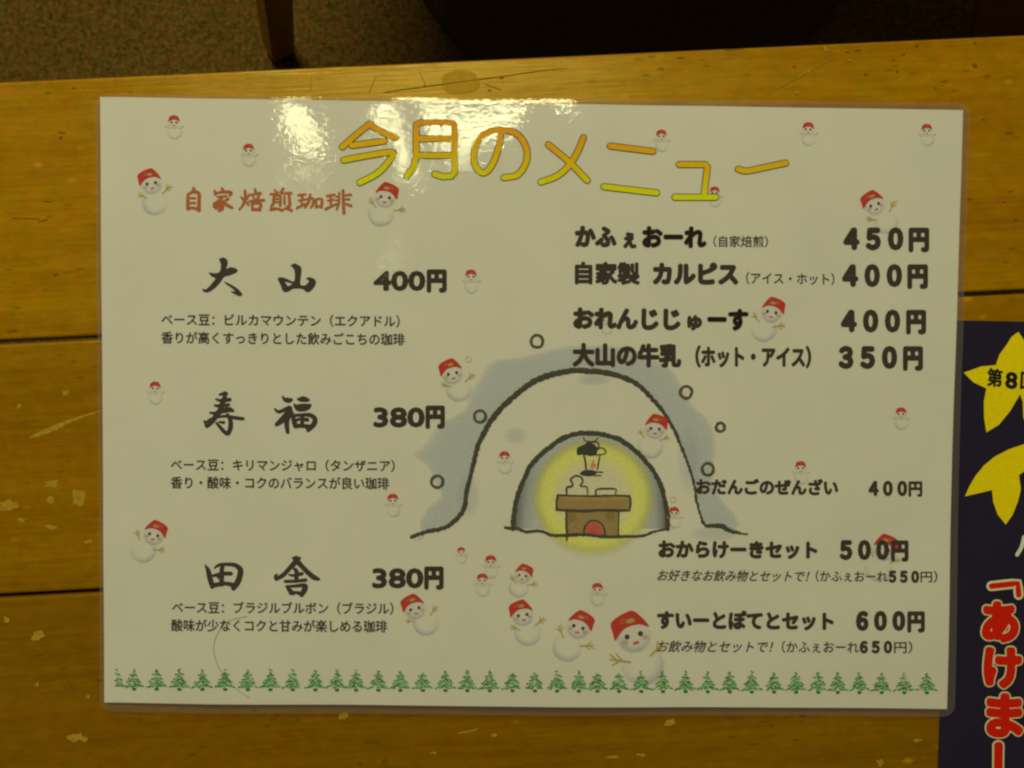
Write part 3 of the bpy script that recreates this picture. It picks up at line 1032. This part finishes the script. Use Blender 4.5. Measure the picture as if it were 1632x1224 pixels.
SMALL = [
    [[(150, 50, 14), (160, 66, 20), (130, 95, 18)], [(107, 105, 18), (105, 160, 24), (106, 232, 26)], [(107, 108, 16), (155, 85, 22), (200, 100, 26), (202, 160, 24), (200, 245, 28)],
     [(128, 140, 15), (168, 140, 15)], [(128, 182, 15), (168, 182, 15)], [(108, 228, 20), (150, 225, 20), (200, 238, 22)]],
    [[(400, 54, 16), (412, 78, 26)], [(338, 78, 18), (343, 105, 20)], [(340, 98, 14), (410, 86, 20), (480, 92, 24), (468, 118, 14)], [(360, 128, 12), (440, 122, 14)],
     [(410, 128, 14), (375, 160, 18), (328, 190, 14)], [(375, 155, 14), (405, 190, 22), (402, 230, 24), (375, 248, 20)], [(398, 180, 14), (330, 212, 18)], [(400, 205, 14), (345, 230, 14)],
     [(455, 145, 18), (415, 170, 14)], [(410, 165, 14), (445, 200, 24), (488, 222, 20)]],
    [[(600, 75, 18), (603, 130, 22), (585, 195, 18), (550, 240, 12)], [(566, 130, 12), (584, 152, 18)], [(638, 108, 14), (612, 150, 16)], [(606, 170, 12), (630, 198, 18)],
     [(688, 64, 18), (694, 92, 20)], [(650, 112, 14), (735, 96, 18)], [(668, 120, 14), (680, 145, 14)], [(725, 110, 16), (705, 148, 14)], [(636, 168, 14), (700, 158, 16), (765, 158, 20)],
     [(660, 188, 16), (668, 240, 22)], [(660, 188, 14), (735, 186, 20), (727, 242, 22)], [(665, 238, 20), (730, 238, 20)]],
    [[(858, 70, 14), (882, 95, 16)], [(932, 60, 18), (908, 92, 16)], [(820, 106, 14), (900, 100, 16), (1000, 96, 20)], [(850, 120, 16), (846, 185, 20), (826, 215, 14)],
     [(850, 125, 14), (905, 122, 16), (905, 205, 18)], [(855, 148, 12), (902, 148, 12)], [(855, 175, 12), (902, 175, 12)], [(942, 125, 15), (942, 190, 15)],
     [(982, 112, 18), (988, 205, 22), (962, 212, 12)], [(822, 240, 18), (870, 230, 22)], [(888, 232, 16), (922, 246, 20)], [(940, 232, 14), (970, 232, 16), (1002, 246, 22)]],
    [[(1065, 115, 18), (1125, 106, 15)], [(1098, 115, 16), (1094, 200, 18)], [(1066, 162, 14), (1120, 152, 14)], [(1050, 226, 18), (1130, 190, 14)],
     [(1166, 110, 18), (1152, 170, 20), (1122, 222, 14)], [(1125, 152, 12), (1190, 142, 16), (1190, 190, 18), (1172, 222, 14)], [(1215, 150, 14), (1218, 218, 18)],
     [(1215, 150, 14), (1266, 147, 18), (1262, 218, 20)], [(1216, 212, 16), (1262, 212, 15)]],
    [[(1315, 122, 20), (1376, 110, 16)], [(1345, 120, 16), (1345, 195, 18)], [(1318, 162, 14), (1372, 153, 13)], [(1300, 235, 20), (1388, 194, 14)],
     [(1417, 94, 14), (1414, 180, 18), (1395, 238, 14)], [(1388, 128, 10), (1414, 122, 11)], [(1386, 160, 10), (1414, 154, 11)], [(1382, 194, 10), (1414, 184, 11)],
     [(1450, 74, 20), (1453, 170, 20), (1458, 268, 24)], [(1460, 116, 12), (1520, 110, 17)], [(1460, 150, 12), (1506, 150, 15)], [(1460, 186, 12), (1520, 206, 20)]],
]
for st in SMALL:
    p = Print(wave, 0.00012)
    for P in st:
        p.stroke(K([(a, b, c * 1.15 + 3) for a, b, c in P], 280, 290, 5.44), BROWN, smooth=4)
    p.build('heading_character', M_INK, menu)

# ---- the snow hut drawing
def Q(P):
    return [(640 + q[0] / 2.814, 520 + q[1] / 2.814, *((q[2] / 2.814,) if len(q) > 2 else ())) for q in P]


CHALK = srgb(66, 68, 58)
WASH = srgb(208, 221, 242)
ARCH = [(45, 945, 13), (100, 925, 14), (190, 905, 15), (240, 870, 16), (280, 820, 17), (290, 750, 16), (305, 690, 15), (325, 610, 16), (345, 530, 18), (385, 450, 20), (440, 375, 19),
        (510, 310, 20), (590, 250, 21), (680, 215, 21), (770, 200, 20), (860, 203, 20), (950, 215, 19), (1040, 250, 18), (1110, 310, 16), (1170, 380, 15), (1215, 450, 13),
        (1255, 540, 11), (1285, 620, 10), (1310, 700, 9), (1325, 790, 9), (1355, 885, 10), (1390, 895, 15), (1430, 895, 18), (1480, 920, 14), (1550, 933, 7)]
HALO = [(45, 960), (90, 960), (85, 880), (110, 830), (175, 775), (160, 720), (130, 640), (75, 580), (110, 520), (190, 440), (290, 370), (310, 300), (400, 180), (520, 140), (680, 105), (860, 92),
        (1030, 110), (1180, 175), (1240, 265), (1320, 370), (1385, 440), (1395, 540), (1405, 620), (1390, 700), (1440, 790), (1500, 850), (1505, 880), (1500, 905), (1510, 920), (1550, 936)]
hut = Print(wave, 0.000015)
A_ = catmull([(q[0], q[1]) for q in ARCH], 4)
H_ = catmull(HALO, 4)
steps = [(0.0, .48), (0.3, .48), (0.6, .47), (0.85, .42), (0.96, .30), (1.08, 0.0)]
vp, vc, ff = [], [], []
n = len(A_)
for i in range(n):
    k = 1 + 0.04 * math.sin(i * 0.55) + 0.03 * math.sin(i * 0.9 + 1)
    for t, a in steps:
        q = A_[i] + (H_[i] - A_[i]) * t * k
        edge = min(1, i / 6, (n - 1 - i) / 6)
        vp.append(q)
        vc.append((*WASH, a * edge))
m_ = len(steps)
for i in range(n - 1):
    for j in range(m_ - 1):
        a = i * m_ + j
        ff.append((a, a + 1, a + m_ + 1, a + m_))
hut.add([(640 + q[0] / 2.814, 520 + q[1] / 2.814) for q in vp], ff, vc)
# pale touches on the hut wall
for (x, y, rx, ry, a) in [(510, 490, 60, 45, .35), (860, 240, 90, 30, .4), (1290, 600, 60, 170, .25), (300, 760, 60, 120, .3), (1030, 890, 90, 40, 0.0), (1400, 930, 120, 40, .3)]:
    hut.disc(640 + x / 2.814, 520 + y / 2.814, rx / 2.814, ry / 2.814, WASH, [(0, a), (.5, a * .8), (1, 0)])
hut_o = hut.build('snow_hut_print', M_SOFT, menu)

p = Print(wave, 0.00003)
INNER = [(500, 908), (503, 850), (513, 790), (535, 720), (570, 640), (620, 580), (680, 530), (740, 495), (800, 480), (850, 480), (910, 487), (980, 510), (1040, 550), (1090, 600), (1130, 650), (1165, 720), (1183, 790), (1193, 850), (1193, 908)]
I_ = catmull(INNER, 3)
cx, cy = 855, 908
vp, vc, ff = [], [], []
stp = [(1.0, .85), (0.93, .75), (.86, .55), (.7, .42), (.5, .35), (.25, .3)]
DKW = srgb(104, 110, 106)
for i, q in enumerate(I_):
    side = min(1, max(0, (q[1] - 560) / 250))
    for t, a in stp:
        v = np.array((cx + (q[0] - cx) * t, cy + (q[1] - cy) * t))
        mixw = side * max(0, (t - .78) / .22)
        c = tuple(DKW[k] * mixw + WASH[k] * (1 - mixw) for k in range(3))
        vp.append((640 + v[0] / 2.814, 520 + v[1] / 2.814))
        vc.append((*c, a))
for i in range(len(I_) - 1):
    for j in range(len(stp) - 1):
        a = i * len(stp) + j
        ff.append((a, a + 1, a + len(stp) + 1, a + len(stp)))
p.add(vp, ff, vc)
PW = srgb(240, 236, 205)
PY = srgb(243, 246, 140)
p.disc(640 + 860 / 2.814, 520 + 765 / 2.814, 272 / 2.814, 262 / 2.814, PY,
       [(0, (*PW, .95)), (.25, (*PW, .95)), (.52, (*PW, .96)), (.65, (*srgb(241, 240, 166), 1)), (.77, (*PY, 1)), (.85, (*PY, .95)), (.92, (*PY, .62)), (1.0, (*srgb(236, 240, 160), .2)), (1.07, (*srgb(236, 240, 170), 0))], n=48, dz=0.00002)
p.build('lamp_glow_print', M_SOFT, hut_o)


def chalk(pr, P, w=None, jit=0.35, n=7):
    pr.stroke([(*q[:2], q[2] if len(q) > 2 else w) for q in P], CHALK, smooth=n, jit=jit)


p = Print(wave, 0.00009)
chalk(p, Q([(a, b, c * 1.28) for a, b, c in ARCH]), jit=1.0, n=12)
chalk(p, Q([(x, y, 22) for x, y in INNER]), jit=1.0, n=9)
chalk(p, Q([(465, 903, 13), (500, 908, 16), (520, 908, 15), (560, 922, 14), (620, 918, 13), (680, 938, 14), (760, 936, 17), (830, 935, 15), (900, 943, 15), (1000, 943, 14), (1080, 940, 13), (1130, 922, 11), (1195, 908, 9)]), jit=.5, n=10)
for (x, y, w_) in [(741, 948, 10)]:
    chalk(p, Q([(741, 936, 12), (741, 960, 8)]))
p.build('outline_print', M_INK, hut_o)


def C2(P):
    return [(830 + q[0] / 5.1, 640 + q[1] / 5.1, *((q[2] / 5.1,) if len(q) > 2 else ())) for q in P]


p = Print(wave, 0.00007)
WB = srgb(172, 146, 92)
p.poly(C2([(295, 765), (880, 765), (890, 885), (290, 885)]), WB)
p.poly(C2([(375, 890), (800, 890), (800, 1085), (372, 1085)]), WB)
WB2 = srgb(150, 132, 80)
p.k = 5
p.poly(C2([(380, 900), (440, 905), (450, 960), (400, 990), (380, 1000)]), WB2, 3)
p.poly(C2([(690, 900), (760, 905), (755, 970), (700, 960)]), WB2, 3)
p.poly(C2([(330, 780), (560, 775), (700, 790), (840, 775), (860, 800), (600, 800), (420, 805)]), srgb(184, 160, 100), 3)
FIRE = srgb(212, 104, 84)
p.k = 12
p.poly(C2([(520, 1080), (530, 1020), (560, 985), (590, 975), (630, 990), (655, 1030), (660, 1080)]), FIRE, 3)
p.poly(C2([(560, 1080), (565, 1040), (590, 1020), (620, 1045), (630, 1080)]), srgb(216, 84, 96), 3)
p.poly(C2([(575, 500), (590, 470), (598, 500), (612, 515), (600, 540), (565, 540)]), srgb(232, 150, 110), 3)
p.k = 20
chalk(p, C2([(300, 760, 18), (450, 765, 15), (600, 768, 17), (750, 763, 15), (885, 768, 18)]), n=10)
chalk(p, C2([(300, 765, 20), (290, 820, 18), (292, 880, 22)]))
chalk(p, C2([(885, 768, 16), (893, 820, 18), (885, 885, 14)]))
chalk(p, C2([(290, 880, 20), (400, 885, 24), (520, 890, 26), (650, 882, 22), (780, 885, 26), (885, 886, 16)]), n=10)
chalk(p, C2([(372, 890, 20), (370, 980, 18), (375, 1080, 20), (373, 1130, 12)]))
chalk(p, C2([(797, 890, 15), (795, 980, 12), (793, 1085, 12)]))
chalk(p, C2([(512, 1085, 18), (520, 1020, 16), (550, 980, 14), (590, 965, 14), (640, 980, 14), (672, 1020, 14), (685, 1080, 16)]))
chalk(p, C2([(372, 755, 16), (375, 700, 18), (415, 690, 18), (420, 665, 16), (405, 635, 16), (430, 610, 15), (455, 603, 15), (490, 615, 15), (503, 650, 16), (485, 685, 14), (535, 695, 14), (542, 750, 11)]))
chalk(p, C2([(610, 752, 16), (612, 720, 14), (640, 710, 14), (700, 708, 17), (770, 712, 12), (770, 745, 10)]))
p.build('hearth_print', M_INK, hut_o)
p = Print(wave, 0.00009)
p.k = 30
DKI = srgb(48, 52, 56)
p.poly(C2([(458, 380), (500, 355), (560, 335), (600, 350), (620, 370), (660, 375), (625, 395), (615, 425), (560, 440), (500, 430), (460, 435)]), DKI, 3)
p.poly(C2([(480, 585), (510, 560), (570, 555), (620, 570), (600, 595), (560, 608), (500, 600)]), DKI, 3)
for s in ([(510, 290, 9), (520, 315, 9), (560, 325, 8), (605, 318, 9), (628, 292, 9)], [(530, 340, 10), (570, 328, 14), (620, 330, 12), (635, 355, 12), (630, 375, 9)],
          [(610, 385, 9), (660, 375, 10)], [(660, 375, 9), (685, 395, 12), (680, 425, 9), (560, 437, 12)], [(512, 435, 14), (525, 490, 16), (530, 550, 14)],
          [(645, 430, 9), (635, 480, 12), (622, 550, 12)], [(600, 572, 12), (665, 573, 12)], [(590, 600, 10), (655, 602, 9)]):
    p.stroke(C2(s), DKI, smooth=5, jit=.15)
p.build('lantern_print', M_INK, hut_o)
for (x, y, r) in [(608, 68, 27), (352, 404, 26), (160, 697, 26), (1276, 296, 26), (1430, 453, 19), (1374, 641, 26)]:
    p = Print(wave, 0.00008)
    pts = [(x + r * math.cos(t) * random.uniform(.95, 1.05), y + r * math.sin(t) * random.uniform(.95, 1.08), random.uniform(12, 16)) for t in [2 * math.pi * i / 10 + .4 for i in range(11)]]
    p.stroke(Q(pts), srgb(84, 84, 74), smooth=4, jit=.3)
    p.build('snowflake_print', M_INK, menu)

# ---- snowmen
CAPL = [(972.6, 995), (983, 984), (999.5, 975), (1009, 973.5), (1023, 984), (1033.7, 996), (1032, 998), (1017.5, 995), (999.5, 1000), (989.6, 1008.5), (981.6, 1021), (979, 1020), (976, 1008.5)]
SNOWRED = srgb(214, 44, 34)


def snowman(hx, hy, S, tilt, bx=None, by=None, arms=None, faint=1.0):
    r = 16.6 * S
    small = S < 0.7
    if bx is None:
        bx, by = hx + 1, hy + 27 * S
    if arms is None:
        arms = [(hx - 20 * S, hy + 13 * S, -1, 10 * S), (hx + 22 * S, hy + 13 * S, 1, 10 * S)]
    br = r * (1.22 if not small else 1.15)
    base = Print(wave, 0.000055)
    SH = srgb(196, 204, 222)

    def ball(cx, cy, rr, a0, skew):
        nn = 22
        pts, cols, faces = [], [], []
        rad = [(.55, 0), (.80, .30), (.95, .8), (1.0, .75), (1.12, 0)]
        for t in range(nn):
            th = 2 * math.pi * t / nn
            wgt = max(0.10, 0.5 + 0.5 * math.sin(th + skew)) ** 1.6
            for q, al in rad:
                pts.append((cx + rr * q * math.cos(th), cy + rr * q * math.sin(th)))
                cols.append((*SH, al * wgt * a0))
        L = len(rad)
        for t in range(nn):
            u = (t + 1) % nn
            for j in range(L - 1):
                faces.append((t * L + j, t * L + j + 1, u * L + j + 1, u * L + j))
        base.add(pts, faces, cols)

    ball(bx, by, br, .62 * faint, random.uniform(-.5, .5))
    if S > .7:
        base.disc(hx, hy, r, r, srgb(250, 250, 252), [(0, .8), (.8, .7), (1, 0)], n=22)
    ball(hx, hy, r, .50 * faint, 0)
    ca, sa = math.cos(tilt), math.sin(tilt)

    def L(u, v):
        return (hx + (u * ca - v * sa) * r, hy + (u * sa + v * ca) * r)

    if S > .7:
        for sx in (-1, 1):
            q = L(.62 * sx, .30)
            base.disc(q[0], q[1], .26 * r, .2 * r, srgb(226, 150, 130), [(0, .38), (.5, .28), (1, 0)], n=12)
    o = base.build('snowman_print', M_SOFT, menu)
    # cap
    cp = Print(wave, 0.00010)
    if small:
        cap = [(-.92, -.18), (-.78, -.85), (-.35, -1.12), (.15, -1.18), (.70, -.95), (.98, -.18), (.80, -.22), (.35, -.42), (-.2, -.45), (-.70, -.20)]
    else:
        cap = []
        for x, y in CAPL:
            u, v = (x - 1010) / 27, (y - 1012) / 27
            c17, s17 = math.cos(math.radians(15)), math.sin(math.radians(15))
            cap.append((u * c17 - v * s17, u * s17 + v * c17))
        if tilt > 0:
            cap = [(-u, v) for u, v in cap]
    cp.poly([L(u, v) for u, v in cap], SNOWRED, 3)
    if S > .7:
        sg = 1 if tilt <= 0 else -1
        cp.stroke([(*L(-.78 * sg, -.45), .10 * r), (*L(-.3 * sg, -.85), .12 * r), (*L(.4 * sg, -.82), .10 * r), (*L(.85 * sg, -.5), .08 * r)], srgb(176, 70, 34), smooth=4)
        q = L(.0, -.86)
        cp.disc(q[0], q[1], .28 * r, .14 * r, srgb(190, 176, 110), n=10, ang=tilt)
        q = L(-.45 * sg, -.95)
        cp.disc(q[0], q[1], .25 * r, .16 * r, srgb(214, 84, 70), n=10, ang=tilt - .5 * sg)
    else:
        q = L(.15, -.75)
        cp.disc(q[0], q[1], .28 * r, .14 * r, srgb(200, 100, 70), n=8)
    cp.build('cap_print', M_INK, o)
    fp = Print(wave, 0.00011)
    er = .155 * r if not small else .17 * r
    for sx in (-1, 1):
        q = L(.41 * sx, .02 if not small else 0.0)
        fp.disc(q[0], q[1], er, er * 1.05, srgb(42, 38, 36), n=10)
        if S > .9:
            fp.disc(q[0] + er * .3, q[1] + er * .1, er * .25, er * .25, srgb(130, 130, 124), n=6)
    q0, q1 = L(-.10, .50), L(.14, .48)
    fp.stroke([q0, q1], srgb(216, 84, 72), .15 * r, smooth=0)
    fp.build('face_print', M_INK, o)
    ap = Print(wave, 0.000105)
    TW = srgb(196, 172, 72) if not small else srgb(206, 188, 118)
    arms = [(a, b, c, d * 1.3) for a, b, c, d in arms]
    for (ax, ay, sd, ln) in arms:
        a0 = math.atan2(ay - by + 0.1, ax - bx)
        base_p = (ax - math.cos(a0) * ln * .6, ay - math.sin(a0) * ln * .6)
        tip = (ax + math.cos(a0) * ln * .45, ay + math.sin(a0) * ln * .45)
        w_ = max(.9, ln * .11)
        ap.stroke([(*base_p, w_), (*tip, w_ * .7)], TW, smooth=0)
        if not small:
            for k, da in ((.1, .75), (.3, -.65), (.6, .6)):
                c = (base_p[0] + (tip[0] - base_p[0]) * (.35 + k * .5), base_p[1] + (tip[1] - base_p[1]) * (.35 + k * .5))
                ap.stroke([(*c, w_ * .9), (c[0] + math.cos(a0 + da) * ln * .5, c[1] + math.sin(a0 + da) * ln * .5, w_ * .5)], TW, smooth=0)
        else:
            ap.stroke([(ax, ay, w_), (ax + math.cos(a0 + .8) * ln * .4, ay + math.sin(a0 + .8) * ln * .4, w_ * .6)], TW, smooth=0)
    ap.build('twig_arm_print', M_INK, o)


for (x, y, s) in [(277, 195, .58), (396, 240, .56), (1054, 217, .54), (1288, 206, .58), (1477, 208, .54), (1139, 307, .50), (750.5, 441, .58), (247, 619, .56),
                  (804, 730, .55), (1074.5, 818, .52), (626, 798, .56), (1436, 660, .54), (1276, 746, .56), (966, 510, .50), (735, 880, .40), (782, 896, .56),
                  (768.5, 925, .56), (952, 940, .56)]:
    snowman(x, y, s, random.uniform(-.04, .04))
D = math.radians
snowman(241, 292, 1.0, D(-10), 247, 322, [(266, 301, 1, 13), (226, 312, -1, 11)])
snowman(614, 314, 1.0, D(9), 607, 340, [(593, 323, -1, 13), (638, 334, 1, 13)])
snowman(1394, 326, .98, D(-18), 1412, 352, [(1422, 327, 1, 14), (1388, 350, -1, 12)], faint=.7)
snowman(721, 595, 1.0, D(-12), 731, 619, [(749, 601, 1, 14), (710, 614, -1, 12)])
snowman(1044, 683, .98, D(5), 1037, 710, [(1022, 691, -1, 11), (1060, 698, 1, 11)])
snowman(245, 852, .98, D(14), 228, 876, [(219, 852, -1, 12), (255, 876, 1, 13)])
snowman(1230, 497, 1.0, D(9), 1217, 524, [(1204, 505, -1, 13), (1242, 519, 1, 14)])
snowman(1409, 876, 1.05, D(8), 1400, 905, [(1388, 880, -1, 11), (1428, 893, 1, 12)], faint=.8)
snowman(833, 917, .78, D(9), 827, 936, [(817, 923, -1, 11), (849, 931, 1, 12)])
snowman(833, 980, 1.02, D(-9), 841, 1008, [(861, 990, 1, 14), (820, 1001, -1, 12)])
snowman(922, 999, 1.12, D(16), 904, 1031, [(893, 1005, -1, 15), (937, 1029, 1, 16)])
snowman(1010, 1012, 1.62, D(-14), 1024, 1058, [(986, 1053, -1, 24), (1048, 1034, 1, 20)])
snowman(661, 970, 1.0, D(-15), 679, 992, [(691, 972, 1, 13), (653, 990, -1, 11)])
p = Print(wave, 0.00009)
for (x, y) in ((747, 573), (1073, 797)):
    pts = [(x + 4.5 * math.cos(t), y + 4.5 * math.sin(t), 1.2) for t in [2 * math.pi * i / 10 for i in range(11)]]
    p.stroke(pts, srgb(206, 196, 130), smooth=2)
p.build('star_print', M_INK, menu)

# ---- border of little printed firs
xs = [185, 213.7, 249.6, 286, 322.5, 359, 395, 431, 466.7, 502.6, 537, 567.5, 603, 638, 674, 709.8, 744.8, 780.7, 816.8, 852.5, 887.7, 922.4, 952, 986.6, 1021.8, 1056.5,
      1092.7, 1128, 1163, 1198, 1233.5, 1268.6, 1304, 1335, 1369.6, 1405, 1441, 1477]
GR = [srgb(58, 150, 90), srgb(84, 176, 112), srgb(40, 128, 74)]
for i, x in enumerate(xs):
    t = (x - 213) / (1477 - 213)
    yt = 1067 + 6 * t
    p = Print(wave, 0.00009)
    p.poly([(x, yt + 1), (x + 4, yt + 8), (x + 6, yt + 15), (x + 10, yt + 20), (x + 13, yt + 26), (x, yt + 25), (x - 13, yt + 26),
            (x - 10, yt + 20), (x - 6, yt + 15), (x - 4, yt + 8)] if i else
           [(x, yt + 2), (x + 3, yt + 10), (x + 5, yt + 17), (x + 10, yt + 26), (x + 2, yt + 24)], srgb(196, 224, 188))
    p.k = 3
    dens = random.uniform(.84, 1.0)
    for row, hw in enumerate((1.2, 3.6, 7.0, 5.5, 9.5, 12.5, 10.5, 16.5)):
        yy = yt + .5 + row * 3.6
        m_ = max(1, int(hw * 2 / 4.4))
        for k in range(m_):
            if random.random() > dens:
                continue
            u = ((k + .5) / m_ * 2 - 1) * hw + random.uniform(-1, 1)
            if i == 0 and u < 0:
                continue
            ln = random.uniform(2.0, 4.2)
            sl = (.5 if u > 0 else -.5) + random.uniform(-.35, .35)
            yj = yy + random.uniform(-1, 1) + abs(u) * .05
            p.stroke([(x + u - ln / 2, yj - sl * ln / 2, 2.6), (x + u + ln / 2, yj + sl * ln / 2, 1.6)], random.choice(GR), smooth=0)
    if i:
        p.poly([(x - 3.4, yt + 28.5), (x + 3.4, yt + 28.5), (x + 2.8, yt + 33), (x - 2.8, yt + 33)], GR[2])
    p.build('tree_print', M_INK, menu)

# ------------------------------------------------------------------ a hair lying on the film
HP = catmull([(394, 982), (363, 990.6), (346, 1011.5), (340.5, 1034), (345, 1056), (357, 1076), (373, 1096), (399, 1113)], 6)
q = at(HP[:, 0], HP[:, 1], wave, LIFT_FILM + 0.00006)
cv = bmesh.new()
prev = None
NR = 5
rad = 0.00005
for i, c in enumerate(q):
    a = q[max(i - 1, 0)]
    b = q[min(i + 1, len(q) - 1)]
    T = Vector(b - a).normalized()
    U = T.cross(Vector((0, 0, 1))).normalized()
    Vv = U.cross(T)
    ring = [cv.verts.new(Vector(c) + rad * (U * math.cos(2 * math.pi * k / NR) + Vv * math.sin(2 * math.pi * k / NR))) for k in range(NR)]
    if prev:
        for k in range(NR):
            cv.faces.new((prev[k], prev[(k + 1) % NR], ring[(k + 1) % NR], ring[k]))
    prev = ring
me = bpy.data.meshes.new('hair')
cv.to_mesh(me)
cv.free()
tag(link('hair', me, M_HAIR), 'thin curved dark hair lying on the lower left of the menu', 'hair')
